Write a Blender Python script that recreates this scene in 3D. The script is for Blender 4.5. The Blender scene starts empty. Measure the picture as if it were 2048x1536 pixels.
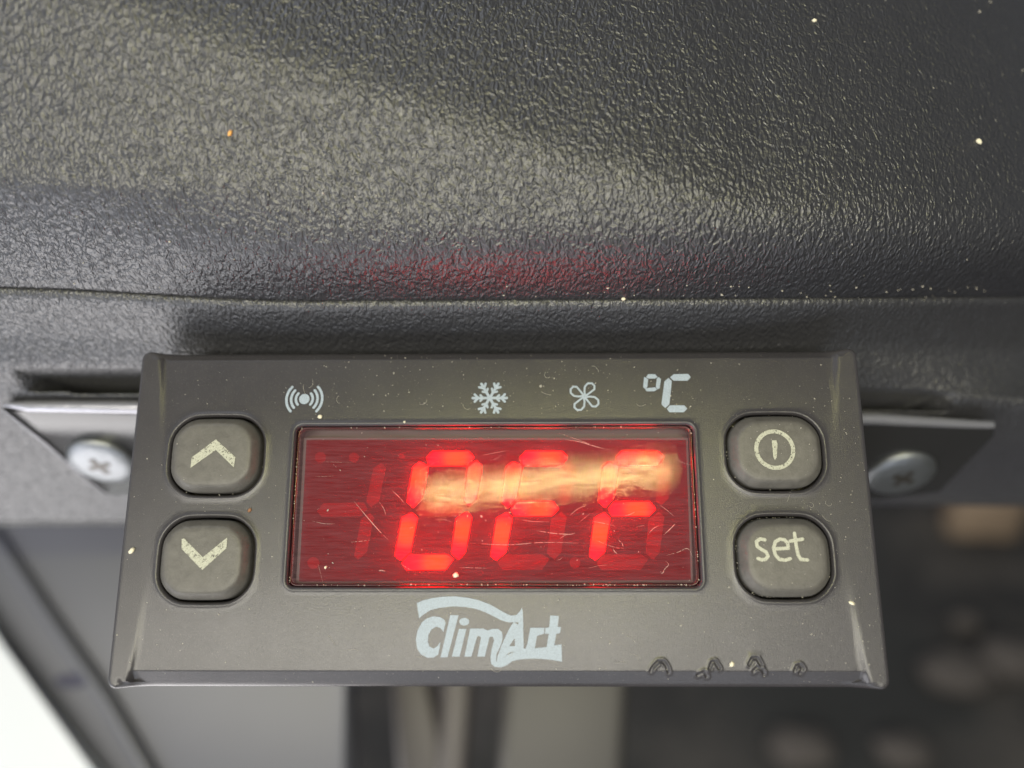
import bpy, bmesh, math, random
from mathutils import Vector, Matrix, Euler
from mathutils.geometry import delaunay_2d_cdt
S = bpy.context.scene
COL = S.collection
R = math.radians
random.seed(7)
MM = 0.001
# Local frame of the instrument (millimetres): x right, y up along its front, z out of its front.
TILT = Matrix.Rotation(R(50), 3, 'X')            # local -> world (front looks 40 degrees upward)
# ------------------------------------------------------------------ camera
CAM = Vector((2.76, -4.505, 79.056))
CROT = Euler((0.221, 0.015, -0.001)).to_matrix()
FPX = 1540.0                                      # focal length in photo pixels (2048 wide)
cd = bpy.data.cameras.new('camera')
cd.sensor_width = 36.0
cd.lens = FPX / 2048 * 36.0
cd.clip_start = 0.002
cd.clip_end = 50
cd.dof.use_dof = True
cd.dof.focus_distance = 0.0785
cd.dof.aperture_fstop = cd.lens / 3.3             # 3.0 mm aperture
cam = bpy.data.objects.new('camera', cd)
COL.objects.link(cam)
cam.matrix_world = (TILT @ CROT).to_4x4()
cam.location = (TILT @ CAM) * MM
S.camera = cam
# ------------------------------------------------------------------ world and lamps
w = bpy.data.worlds.new('World'); S.world = w; w.use_nodes = True
w.node_tree.nodes['Background'].inputs[0].default_value = (0.80, 0.86, 1.0, 1)
w.node_tree.nodes['Background'].inputs[1].default_value = 0.17
S.view_settings.view_transform = 'Standard'
S.view_settings.look = 'None'
S.view_settings.exposure = 0.0

def lamp(name, pos, target, sx, sy, radiance, color, roll=0.0, up=(0, 1, 0)):
    """rectangular area lamp, pos / target in the local frame (mm)"""
    l = bpy.data.lights.new(name, 'AREA'); l.shape = 'RECTANGLE'
    l.size = sx * MM; l.size_y = sy * MM
    l.color = color; l.energy = radiance * math.pi * (sx * MM) * (sy * MM)
    o = bpy.data.objects.new(name, l); COL.objects.link(o)
    z = (Vector(pos) - Vector(target)).normalized()
    x = Vector(up).cross(z).normalized(); y = z.cross(x)
    m = Matrix((x, y, z)).transposed() @ Matrix.Rotation(roll, 3, 'Z')
    o.matrix_world = (TILT @ m).to_4x4()
    o.location = (TILT @ Vector(pos)) * MM
    return o
def sph(elev, az, d):
    e, a = R(elev), R(az)
    return (d * math.cos(e) * math.sin(a), d * math.sin(e), d * math.cos(e) * math.cos(a))
lamp('window_light', sph(-14, -8, 620), (0, 0, 0), 660, 215, 10.5, (1.0, 0.955, 0.84))
lamp('left_fill_light', sph(-8, -66, 500), (0, 0, 0), 330, 500, 0.9, (0.88, 0.93, 1.0))  # added cool lamp that brightens the left side; no opening in view
lamp('upper_light', sph(44, -48, 600), (0, 0, 0), 600, 300, 2.0, (0.82, 0.87, 1.0))
lamp('lower_light', (-250, -330, -140), (-50, 10, -20), 400, 300, 5.5, (1.0, 0.97, 0.97), up=(1, 0, 0))  # added lamp below and behind, brightens the cover's underside at the left
lamp('lower_front_light', (-330, -240, 60), (-60, 20, 0), 240, 240, 2.2, (0.80, 0.86, 1.0))  # added lamp, lifts the cover's downward facets at the left

lamp('lower_fill_light', sph(-70, 2, 420), (0, -15, 0), 360, 150, 2.6, (0.82, 0.88, 1.0))  # added lamp lightening the bezel's lower chamfer, not a real bounce

def ray(px, py):
    return CROT @ Vector(((px - 1024) / FPX, (768 - py) / FPX, -1.0))
def P(px, py, z=0.0):
    """point of the local plane at height z seen at photo pixel (px, py)"""
    d = ray(px, py); t = (z - CAM.z) / d.z
    return CAM + d * t
# the narrow bright gap whose reflection crosses the display glass
def mirrored(px, py, dist):
    p = P(px, py, -0.3); d = (p - CAM).normalized(); d.z = -d.z
    return p + d * dist
q = [mirrored(*c, 500) for c in ((850, 968), (1338, 916), (1338, 962), (850, 1012))]
ctr = (q[0] + q[1] + q[2] + q[3]) / 4
ux = ((q[1] + q[2]) - (q[0] + q[3])) / 2
uy = ((q[0] + q[1]) - (q[2] + q[3])) / 2
pc = P(1094, 965, -0.3)
zz = (ctr - pc).normalized()
base_x = Vector((0, 1, 0)).cross(zz).normalized()
base_y = zz.cross(base_x)
lamp('sunlit_gap_light', ctr, pc, ux.length, uy.length * 0.95, 76.0, (1.0, 0.95, 0.38),
     roll=math.atan2(ux.dot(base_y), ux.dot(base_x)))

# ------------------------------------------------------------------ object helpers
def tag(o, label=None, cat=None, group=None, kind=None):
    if label: o['label'] = label
    if cat: o['category'] = cat
    if group: o['group'] = group
    if kind: o['kind'] = kind
    return o
BASES = {}
def place(o, base):
    o.rotation_euler = (R(50), 0, 0)
    o.location = (TILT @ Vector(base)) * MM
    BASES[o.name] = Vector(base)
def empty(name, base):
    o = bpy.data.objects.new(name, None); o.empty_display_size = 0.01
    COL.objects.link(o); place(o, base); return o
def root_of(o):
    while o.parent: o = o.parent
    return o
def mesh_obj(name, verts, faces, mat, parent=None, base=None, smooth=True):
    """verts in local mm; with a parent the verts share its root's origin"""
    b = BASES[root_of(parent).name] if parent else Vector(base if base is not None else (0, 0, 0))
    me = bpy.data.meshes.new(name)
    me.from_pydata([(Vector(v) - b) * MM for v in verts], [], faces)
    if mat: me.materials.append(mat)
    if smooth:
        me.polygons.foreach_set('use_smooth', [True] * len(me.polygons))
    me.update()
    o = bpy.data.objects.new(name, me); COL.objects.link(o)
    if parent: o.parent = parent
    else: place(o, b)
    return o
def bm_obj(name, bm, mat, parent=None, base=None, smooth=True, angle=None):
    bmesh.ops.recalc_face_normals(bm, faces=bm.faces)
    bm.verts.ensure_lookup_table()
    vs = [v.co.copy() for v in bm.verts]; idx = {v: i for i, v in enumerate(bm.verts)}
    fs = [[idx[v] for v in f.verts] for f in bm.faces]
    bm.free()
    o = mesh_obj(name, vs, fs, mat, parent, base, smooth)
    if angle and smooth:
        o.data.set_sharp_from_angle(angle=R(angle))
    return o

# ------------------------------------------------------------------ materials
class NT:
    def __init__(s, name):
        s.m = bpy.data.materials.new(name); s.m.use_nodes = True
        s.t = s.m.node_tree; s.n = s.t.nodes; s.l = s.t.links
        s.b = s.n['Principled BSDF']; s.out = s.n['Material Output']
        tc = s.n.new('ShaderNodeTexCoord')
        v = s.n.new('ShaderNodeVectorMath'); v.operation = 'SCALE'; v.inputs['Scale'].default_value = 1000
        s.l.new(tc.outputs['Object'], v.inputs[0]); s.co = v.outputs[0]      # object coordinates in mm
    def put(s, k, v):
        if hasattr(v, 'links'): s.l.new(v, s.b.inputs[k])
        else: s.b.inputs[k].default_value = v
        return s
    def node(s, kind, ins=None, **kw):
        n = s.n.new(kind)
        for k, v in kw.items(): setattr(n, k, v)
        for k, v in (ins or {}).items():
            if hasattr(v, 'links'): s.l.new(v, n.inputs[k])
            else: n.inputs[k].default_value = v
        return n
    def noise(s, scale, detail=2, rough=0.5, co=None, dist=0.0):
        return s.node('ShaderNodeTexNoise', {'Vector': co or s.co, 'Scale': scale, 'Detail': detail, 'Roughness': rough, 'Distortion': dist}).outputs['Fac']
    def stretch(s, sc, rot=(0, 0, 0)):
        return s.node('ShaderNodeMapping', {'Vector': s.co, 'Scale': sc, 'Rotation': rot}).outputs[0]
    def ramp(s, fac, stops):
        n = s.node('ShaderNodeValToRGB', {'Fac': fac}); e = n.color_ramp.elements
        while len(e) < len(stops): e.new(0.5)
        for i, (p, c) in enumerate(stops):
            e[i].position = p; e[i].color = (c, c, c, 1) if isinstance(c, (int, float)) else (*c, 1)
        return n.outputs[0]
    def math(s, op, a, b=0.0, clamp=False):
        n = s.node('ShaderNodeMath', {0: a, 1: b}, operation=op); n.use_clamp = clamp
        return n.outputs[0]
    def bump(s, h, dist, strength=1.0, normal=None):
        n = s.node('ShaderNodeBump', {'Height': h, 'Distance': dist * MM, 'Strength': strength})
        if normal: s.l.new(normal, n.inputs['Normal'])
        return n.outputs[0]
    def mix(s, f, a, b):
        n = s.node('ShaderNodeMixShader', {0: f}); s.l.new(a, n.inputs[1]); s.l.new(b, n.inputs[2]); return n.outputs[0]
    def mixc(s, f, a, b):
        n = s.n.new('ShaderNodeMix'); n.data_type = 'RGBA'
        for k, v in ((0, f), (6, a), (7, b)):
            if hasattr(v, 'links'): s.l.new(v, n.inputs[k])
            else: n.inputs[k].default_value = v if k == 0 else (*v, 1)
        return n.outputs[2]
    def surf(s, o): s.l.new(o, s.out.inputs['Surface'])

def simple(name, col, rough=0.5, metal=0.0, spec=0.5, bump=None, var=0.0, coat=0.0):
    t = NT(name)
    if var:
        f = t.noise(var, 4, 0.6)
        t.put('Base Color', t.mixc(f, tuple(c * 0.8 for c in col), tuple(min(1, c * 1.2) for c in col)))
    else: t.put('Base Color', (*col, 1))
    t.put('Roughness', rough).put('Metallic', metal).put('Specular IOR Level', spec)
    if bump: t.put('Normal', t.bump(t.noise(bump[0], 3, 0.6), bump[1]))
    return t.m

def grained(name, amp, scale, col, rough):
    """leather-like grain of moulded plastic"""
    t = NT(name)
    t.co = t.stretch((1.35, 0.85, 0.85))
    warp = t.node('ShaderNodeTexNoise', {'Vector': t.co, 'Scale': 0.8, 'Detail': 1})
    off = t.node('ShaderNodeVectorMath', {0: warp.outputs['Color'], 1: (0.5, 0.5, 0.5)}, operation='SUBTRACT')
    sc = t.node('ShaderNodeVectorMath', {0: off.outputs[0], 'Scale': 1.0}, operation='SCALE')
    add = t.node('ShaderNodeVectorMath', {0: t.co, 1: sc.outputs[0]}, operation='ADD')
    n1 = t.noise(scale, 1.5, 0.45, co=add.outputs[0])
    n2 = t.noise(scale * 2.6, 2, 0.5)
    h = t.math('ADD', t.math('MULTIPLY', t.ramp(n1, [(0.22, 0.0), (0.78, 1.0)]), 1.0), t.math('MULTIPLY', n2, 0.25))
    t.put('Normal', t.bump(h, amp))
    dirt = t.noise(0.35, 5, 0.65)
    t.put('Base Color', t.mixc(dirt, tuple(c * 0.85 for c in col), tuple(c * 1.2 for c in col)))
    rr = t.math('ADD', t.math('MULTIPLY', t.noise(0.5, 3), 0.14), rough - 0.07)
    t.put('Roughness', rr).put('Specular IOR Level', 0.75)
    return t.m

M = {}
M['cover'] = grained('grained_black_plastic', 0.165, 2.0, (0.026, 0.026, 0.030), 0.35)
M['face'] = grained('smooth_black_plastic', 0.14, 2.2, (0.034, 0.034, 0.038), 0.36)
def bezel_mat():
    t = NT('satin_grey_plastic')
    n = t.noise(8.0, 3, 0.7)
    t.put('Normal', t.bump(n, 0.021))
    d = t.noise(0.22, 4, 0.6)
    sp = t.ramp(t.noise(11, 2, 0.6), [(0.62, 0.0), (0.74, 1.0)])
    c = t.mixc(d, (0.033, 0.0305, 0.034), (0.046, 0.043, 0.047))
    c = t.mixc(t.math('MULTIPLY', sp, 0.55), c, (0.16, 0.15, 0.14))  # pale flecks put the sparkle of the fine grain into the colour
    t.put('Base Color', c).put('Roughness', t.math('ADD', t.math('MULTIPLY', t.noise(0.12, 5, 0.7), 0.16), 0.16))
    return t.m
M['bezel'] = bezel_mat()
def button_mat():
    t = NT('worn_rubber_button')
    grime = t.noise(0.9, 6, 0.7, dist=0.4)
    c = t.mixc(t.ramp(grime, [(0.30, 0.0), (0.70, 1.0)]), (0.078, 0.073, 0.066), (0.120, 0.113, 0.102))
    t.put('Base Color', c).put('Roughness', 0.42).put('Specular IOR Level', 0.4)
    t.put('Normal', t.bump(t.noise(5, 4, 0.65), 0.03))
    return t.m
M['button'] = button_mat()
def print_mat(name, col, wear, scale=5.0):
    t = NT(name)
    n = t.noise(scale, 3, 0.7)
    c = t.mixc(t.ramp(t.noise(9, 2, 0.6), [(0.35, 0.0), (0.6, 1.0)]), tuple(x * 0.72 for x in col), col)
    t.put('Base Color', c).put('Roughness', 0.5)
    tr = t.node('ShaderNodeBsdfTransparent')
    t.surf(t.mix(t.ramp(n, [(wear - 0.03, 0.0), (wear + 0.03, 1.0)]), tr.outputs[0], t.b.outputs[0]))
    return t.m
M['print'] = print_mat('pale_print', (0.33, 0.39, 0.46), 0.22)
M['worn_print'] = print_mat('worn_print', (0.44, 0.44, 0.35), 0.40, 4.0)
M['set_print'] = print_mat('set_print', (0.46, 0.46, 0.37), 0.33, 4.0)
M['lens_dirt'] = print_mat('lens_scratch', (0.55, 0.42, 0.36), 0.45, 3.0)
def lens_mat():
    t = NT('scratched_clear_lens')
    streak = t.noise(1.0, 6, 0.75, co=t.stretch((0.35, 5.0, 1), (0, 0, R(2))))
    fine = t.noise(1.0, 4, 0.7, co=t.stretch((1.6, 12.0, 1), (0, 0, R(-3))))
    nrm = t.bump(fine, 0.0008)
    tr = t.node('ShaderNodeBsdfTransparent', {'Color': (0.94, 0.93, 0.92, 1)})
    gl = t.node('ShaderNodeBsdfGlossy', {'Color': (1, 1, 1, 1), 'Roughness': 0.014}); t.l.new(nrm, gl.inputs['Normal'])
    df = t.node('ShaderNodeBsdfDiffuse', {'Color': (0.55, 0.30, 0.34, 1)})
    fr = t.node('ShaderNodeFresnel', {'IOR': 1.30})
    haze = t.ramp(streak, [(0.32, 0.035), (0.75, 0.14)])
    a = t.mix(haze, tr.outputs[0], df.outputs[0])
    wear = t.ramp(t.noise(1.0, 5, 0.75, co=t.stretch((0.7, 10.0, 1), (0, 0, R(1.5)))), [(0.40, 0.12), (0.60, 1.0)])
    t.surf(t.mix(t.math('MULTIPLY', fr.outputs[0], wear), a, gl.outputs[0]))
    return t.m
M['lens'] = lens_mat()
def film_mat():
    t = NT('red_film')
    tr = t.node('ShaderNodeBsdfTransparent', {'Color': (0.92, 0.13, 0.16, 1)})
    df = t.node('ShaderNodeBsdfDiffuse', {'Color': (0.55, 0.03, 0.05, 1)})
    tl = t.node('ShaderNodeBsdfTranslucent', {'Color': (0.95, 0.03, 0.08, 1)})
    t.surf(t.mix(0.012, tr.outputs[0], t.mix(0.88, df.outputs[0], tl.outputs[0])))
    return t.m
M['film'] = film_mat()
M['module'] = simple('display_face', (0.10, 0.075, 0.09), 0.6, var=0.6)
M['seg_off'] = simple('unlit_segment', (0.22, 0.08, 0.10), 0.5)
M['tray'] = simple('dark_recess', (0.075, 0.062, 0.055), 0.5, var=0.3)
M['seg_rim'] = simple('dark_red_segment_edge', (0.10, 0.004, 0.01), 0.5)
def seg_on():
    t = NT('lit_segment')
    em = t.node('ShaderNodeEmission')
    at = t.node('ShaderNodeAttribute', attribute_name='die_distance')     # distance to the light chip inside the segment
    f = t.ramp(at.outputs['Fac'], [(0.0, 1.0), (0.35, 0.88), (0.68, 0.22), (0.92, 0.0)])
    c = t.mixc(f, (1.0, 0.00003, 0.0050), (1.0, 0.0100, 0.0012))
    st = t.math('ADD', t.math('MULTIPLY', f, 52.0), 34.0)
    t.l.new(c, em.inputs['Color']); t.l.new(st, em.inputs['Strength'])
    t.surf(em.outputs[0])
    return t.m
M['seg_on'] = seg_on()
M['zinc'] = simple('zinc_plated_steel', (0.20, 0.21, 0.22), 0.42, 0.85, spec=0.4, bump=(0.8, 0.12), var=0.5)
M['bracket'] = simple('black_painted_steel', (0.020, 0.020, 0.021), 0.26, 0.0, spec=0.6, bump=(0.12, 0.05))
M['worn_highlit_edge'] = simple('worn_highlit_steel', (0.30, 0.30, 0.33), 0.25, 0.6, bump=(1.2, 0.06))  # pale tone: wear on the rim, painted highlight on the folded edge
M['sand'] = simple('sand', (0.72, 0.66, 0.50), 0.6, bump=(3, 0.1))
M['dust'] = simple('dust', (0.40, 0.37, 0.32), 0.8)
M['white'] = simple('white_paint', (0.58, 0.60, 0.63), 0.35)
M['greypanel'] = simple('grey_moulded_panel', (0.088, 0.090, 0.108), 0.4, var=0.012)

# ------------------------------------------------------------------ flat shapes and prisms
def inside(p, poly):
    x, y = p; c = False; n = len(poly); j = n - 1
    for i in range(n):
        xi, yi = poly[i]; xj, yj = poly[j]
        if (yi > y) != (yj > y) and x < (xj - xi) * (y - yi) / (yj - yi) + xi: c = not c
        j = i
    return c
def capsule(a, b, r, n=5):
    d = Vector(b) - Vector(a)
    ang = math.atan2(d.y, d.x) if d.length > 1e-9 else 0
    out = []
    for i in range(n + 1):
        t = ang - math.pi / 2 + math.pi * i / n; out.append((b[0] + r * math.cos(t), b[1] + r * math.sin(t)))
    for i in range(n + 1):
        t = ang + math.pi / 2 + math.pi * i / n; out.append((a[0] + r * math.cos(t), a[1] + r * math.sin(t)))
    return out
def stroke(pts, r):
    return [capsule(pts[i], pts[i + 1], r) for i in range(len(pts) - 1)]
def ring_pts(c, r, n=36, a0=0, a1=360):
    return [(c[0] + r * math.cos(R(a0 + (a1 - a0) * i / n)), c[1] + r * math.sin(R(a0 + (a1 - a0) * i / n))) for i in range(n + 1)]
def union_mesh(polys, holes=(), step=None):
    """one triangulated region = union of the polygons minus the holes"""
    pts, edges = [], []
    for poly in list(polys) + list(holes):
        i0 = len(pts); n = len(poly)
        pts += [Vector(p[:2]) for p in poly]
        edges += [(i0 + i, i0 + (i + 1) % n) for i in range(n)]
    if step:
        x0 = min(p.x for p in pts); x1 = max(p.x for p in pts); y0 = min(p.y for p in pts); y1 = max(p.y for p in pts)
        for i in range(int((x1 - x0) / step)):
            for j in range(int((y1 - y0) / step)):
                pts.append(Vector((x0 + (i + .5) * step, y0 + (j + .5) * step)))
    v, e, f, *_ = delaunay_2d_cdt(pts, edges, [], 0, 1e-5)
    out = []
    for t in f:
        c = sum((v[i] for i in t), Vector((0, 0))) / len(t); c = (c.x, c.y)
        if any(inside(c, p) for p in polys) and not any(inside(c, h) for h in holes): out.append(tuple(t))
    used = sorted({i for t in out for i in t}); mp = {k: i for i, k in enumerate(used)}
    return [v[i] for i in used], [tuple(mp[i] for i in t) for t in out]
def decal(name, polys, holes, zf, mat, parent, lift=0.03, step=0.5):
    v, f = union_mesh(polys, holes, step)
    f = [t if (v[t[1]] - v[t[0]]).cross(v[t[2]] - v[t[0]]) > 0 else t[::-1] for t in f]
    return mesh_obj(name, [(p.x, p.y, zf(p.x, p.y) + lift) for p in v], f, mat, parent, smooth=False)
def prism(name, poly, z0, z1, mat, parent=None, base=None, bev=0.0):
    """poly: list of (x, y) ; z0 back, z1 front ; either may be a function of (x, y)"""
    bm = bmesh.new()
    g = lambda z, x, y: z(x, y) if callable(z) else z
    a = [bm.verts.new((x, y, g(z0, x, y))) for x, y in poly]; b = [bm.verts.new((x, y, g(z1, x, y))) for x, y in poly]
    n = len(poly)
    top = bm.faces.new(b); bm.faces.new(a[::-1])
    for i in range(n): bm.faces.new((a[i], a[(i + 1) % n], b[(i + 1) % n], b[i]))
    if bev: bmesh.ops.bevel(bm, geom=list(top.edges), offset=bev, segments=3, affect='EDGES', profile=0.5)
    return bm_obj(name, bm, mat, parent, base, smooth=bool(bev), angle=40 if bev else None)
def rr_loop(cx, cy, a, b, r, bulge=0.0, nc=8, ns=6):
    """rounded rectangle (half sizes a, b), sides bulging outward"""
    out = []
    r = min(r, a - 0.01, b - 0.01)
    cs = [(a - r, b - r, 0), (-(a - r), b - r, 90), (-(a - r), -(b - r), 180), (a - r, -(b - r), 270)]
    for k, (x, y, a0) in enumerate(cs):
        for i in range(nc + 1):
            t = R(a0 + 90 * i / nc); out.append([x + r * math.cos(t), y + r * math.sin(t)])
        nx, ny, _ = cs[(k + 1) % 4]; t = R(a0 + 90)
        p0 = (x + r * math.cos(t), y + r * math.sin(t)); p1 = (nx + r * math.cos(t), ny + r * math.sin(t))
        for i in range(1, ns): out.append([p0[0] + (p1[0] - p0[0]) * i / ns, p0[1] + (p1[1] - p0[1]) * i / ns])
    for p in out:
        fx, fy = p[0] / a, p[1] / b
        p[0] += bulge * fx * (1 - fy * fy); p[1] += bulge * fy * (1 - fx * fx)
        p[0] += cx; p[1] += cy
    return [tuple(p) for p in out]
def loft(name, loops, mat, parent=None, base=None, cap=True, angle=None):
    """loops: list of lists of 3-D points with equal counts; closes the last with a face"""
    v = []; f = []; n = len(loops[0])
    for L in loops: v += L
    for k in range(len(loops) - 1):
        for i in range(n):
            j = (i + 1) % n
            f.append((k * n + i, k * n + j, (k + 1) * n + j, (k + 1) * n + i))
    if cap:
        L = loops[-1]; c = sum((Vector(p) for p in L), Vector()) / n; v.append(c); m = len(v) - 1
        for i in range(n): f.append(((len(loops) - 1) * n + i, (len(loops) - 1) * n + (i + 1) % n, m))
    o = mesh_obj(name, v, f, mat, parent, base)
    if angle: o.data.set_sharp_from_angle(angle=R(angle))
    return o
def tube(pts, r, n=8):
    """verts, faces of a tube along 3-D points (radius may be a list)"""
    v = []; f = []
    pts = [Vector(p) for p in pts]
    for i, p in enumerate(pts):
        d = (pts[min(i + 1, len(pts) - 1)] - pts[max(i - 1, 0)]).normalized()
        up = Vector((0, 0, 1)) if abs(d.z) < 0.9 else Vector((1, 0, 0))
        a = d.cross(up).normalized(); b = a.cross(d)
        rr = r[i] if isinstance(r, (list, tuple)) else r
        for k in range(n):
            t = 2 * math.pi * k / n; v.append(p + (a * math.cos(t) + b * math.sin(t)) * rr)
    for i in range(len(pts) - 1):
        for k in range(n):
            f.append((i * n + k, i * n + (k + 1) % n, (i + 1) * n + (k + 1) % n, (i + 1) * n + k))
    return v, f
sstep = lambda t: 0.0 if t <= 0 else 1.0 if t >= 1 else t * t * (3 - 2 * t)
lerp = lambda a, b, t: a + (b - a) * t

# ================================================================== ground behind and below
def ground():
    t = NT('dark_ground')
    n = t.noise(0.012, 5, 0.6); n2 = t.noise(0.006, 3, 0.5)
    c = t.mixc(t.ramp(n, [(0.42, 0.0), (0.66, 1.0)]), (0.045, 0.043, 0.041), (0.13, 0.115, 0.10))
    t.put('Base Color', t.mixc(t.ramp(n2, [(0.45, 0.0), (0.6, 1.0)]), c, (0.045, 0.045, 0.043))).put('Roughness', 0.8)
    t.put('Normal', t.bump(t.noise(0.15, 5), 3.0))
    me = bpy.data.meshes.new('ground')
    N = 60; L = 3.0
    vs = [((i / N - .5) * 2 * L, (j / N - .5) * 2 * L + 0.8, -0.46 + 0.004 * random.random()) for j in range(N + 1) for i in range(N + 1)]
    fs = [(j * (N + 1) + i, j * (N + 1) + i + 1, (j + 1) * (N + 1) + i + 1, (j + 1) * (N + 1) + i) for j in range(N) for i in range(N)]
    me.from_pydata(vs, [], fs); me.materials.append(t.m)
    o = bpy.data.objects.new('ground', me); COL.objects.link(o); tag(o, kind='structure')
ground()

# ================================================================== moulded cover
def shell_beta(s, x):
    sb = 16.5 - 0.33 * x if x < 1 else max(9.0, 16.2 - 0.28 * x)       # where the front turns up towards the top
    cen = 21 + 47 / (1 + math.exp((s - 6.0) / 1.35))
    if s < 10.5: lef = 60 - 0.9 * s
    else: lef = lerp(50.5, 21, sstep((s - 10.5) / 2.2))
    b = lerp(lef, cen, sstep((x + 48) / 38))
    b -= 17 * sstep((s - sb + 2) / 5.5) + max(0, s - sb - 3) * 0.35
    return max(b, -60)
def shell_col(x, n=135, ds=0.6):
    yoff = 1.7 * sstep((-x - 18) / 38)
    y, z = 22.05 + yoff, 2.4
    drop = 0.0045 * max(0, x - 12) ** 2
    z -= drop; y += 0.34 * drop
    pts = [(x, y + 0.6, z - 4.0), (x, y - 0.05, z - 1.0), (x, y - 0.10, z - 0.3)]
    for k in range(n):
        s = k * ds
        pts.append((x, y, z))
        b = R(shell_beta(s, x)); y += math.cos(b) * ds; z += math.sin(b) * ds
    return pts
def face_y_shift(x, y):
    return 3.2 * sstep((x - 5) / 50) * sstep((12 - y) / 10)
FACE = [(23.4, -0.6), (22.6, 0.9), (22.05, 1.85), (21.65, 2.0), (21.1, 1.6), (20.6, 0.75), (20.05, -0.35), (19.4, -1.7), (18.7, -3.1), (17.9, -4.3), (17.1, -5.4), (16.2, -6.9), (15.3, -8.4), (14.4, -9.6)]
yy, zz_ = 14.4, -9.6
while yy > 0.9:
    yy -= 0.45; zz_ -= 0.45 * 1.68; FACE.append((yy, zz_))
FACE += [(0.45, -33.0), (0.15, -34.0), (0.1, -35.5), (0.1, -39)]
def face_z(y, x=0.0):
    """height of the cover's underside at y"""
    return -9.6 - (14.4 - y) * 1.68 - 0.0020 * max(0, x - 20) ** 2
cover = empty('moulded_cover', (0, 24, -6))
tag(cover, 'black grained plastic cover bulging out above the temperature controller', 'cover')
xs = [-115 + i * 1.15 for i in range(201)]
cols = [shell_col(x) for x in xs]
n = len(cols[0]); V = [p for c in cols for p in c]
F = [(i * n + k, (i + 1) * n + k, (i + 1) * n + k + 1, i * n + k + 1) for i in range(len(xs) - 1) for k in range(n - 1)]
shell = mesh_obj('upper_shell', V, F, M['cover'], cover)
def refine(prof, d=0.35):
    out = [prof[0]]
    for a, b in zip(prof, prof[1:]):
        L = math.hypot(b[0] - a[0], b[1] - a[1]); m = max(1, int(L / d)) if L < 6 else 4
        for i in range(1, m + 1): out.append((lerp(a[0], b[0], i / m), lerp(a[1], b[1], i / m)))
    return out
PROF = refine(FACE)
xs2 = [-115 + i * 1.0 for i in range(231)]
V = []
for x in xs2:
    for y, z in PROF:
        yo = 1.7 * sstep((-x - 18) / 38) * sstep((y - 16) / 5)
        zc = z - lerp(0.0020 * max(0, x - 20) ** 2, 0.0045 * max(0, x - 12) ** 2, sstep((y - 13) / 6))
        # slot the bracket's folded edge slides into
        yl = 15.2 - 1.9 * (x + 58) / 112
        if -56 < x < 55 and yl - 0.45 < y < yl + 1.5 and z > -14:
            e = min(1, (x + 56) / 3, (55 - x) / 2)
            zc -= 14.0 * min(1, e)
        V.append((x, y + yo + face_y_shift(x, y) + 0.34 * 0.0045 * max(0, x - 12) ** 2 * sstep((y - 16) / 5), zc))
n = len(PROF)
F = [(i * n + k, i * n + k + 1, (i + 1) * n + k + 1, (i + 1) * n + k) for i in range(len(xs2) - 1) for k in range(n - 1)]
mesh_obj('lower_face', V, F, M['face'], cover)

# ================================================================== mounting bracket
br = empty('mounting_bracket', (0, 10, -14))
tag(br, 'black steel mounting bracket with slanted ends screwed under the cover behind the controller', 'bracket')
def onface(px, py, lift):
    """point on the underside plane (raised by lift along z) seen at a pixel"""
    d = ray(px, py); t = 80.0
    for _ in range(40):
        p = CAM + d * t
        f = p.z - (face_z(p.y) + lift)
        q = CAM + d * (t + 0.01)
        g = (q.z - face_z(q.y) - lift - f) / 0.01
        t -= f / g
    return CAM + d * t
out_px = [(2, 818), (60, 826), (255, 829), (1000, 838), (1750, 848), (1992, 853), (1990, 872), (1880, 985), (1760, 1000), (1000, 1000), (215, 990), (178, 962), (90, 885)]
pl = [onface(a, b, 2.6) for a, b in out_px]
bm = bmesh.new()
top = [bm.verts.new(p) for p in pl]; bot = [bm.verts.new((p.x, p.y + 0.6, p.z - 1.6)) for p in pl]
ft = bm.faces.new(top); bm.faces.new(bot[::-1])
for i in range(len(pl)): bm.faces.new((top[i], top[(i + 1) % len(pl)], bot[(i + 1) % len(pl)], bot[i]))
bmesh.ops.bevel(bm, geom=list(ft.edges), offset=0.35, segments=3, affect='EDGES', profile=0.5)
bm_obj('plate', bm, M['bracket'], br, angle=45)
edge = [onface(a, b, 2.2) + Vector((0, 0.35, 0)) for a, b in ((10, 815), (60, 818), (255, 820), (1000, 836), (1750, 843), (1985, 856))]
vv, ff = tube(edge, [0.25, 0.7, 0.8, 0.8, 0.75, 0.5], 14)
mesh_obj('folded_edge', vv, ff, M['worn_highlit_edge'], br)  # highlight along the fold is painted by the pale metal
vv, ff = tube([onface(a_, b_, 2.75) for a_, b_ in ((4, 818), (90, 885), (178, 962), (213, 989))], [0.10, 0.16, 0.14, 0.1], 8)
mesh_obj('worn_rim', vv, ff, M['worn_highlit_edge'], br)
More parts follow.
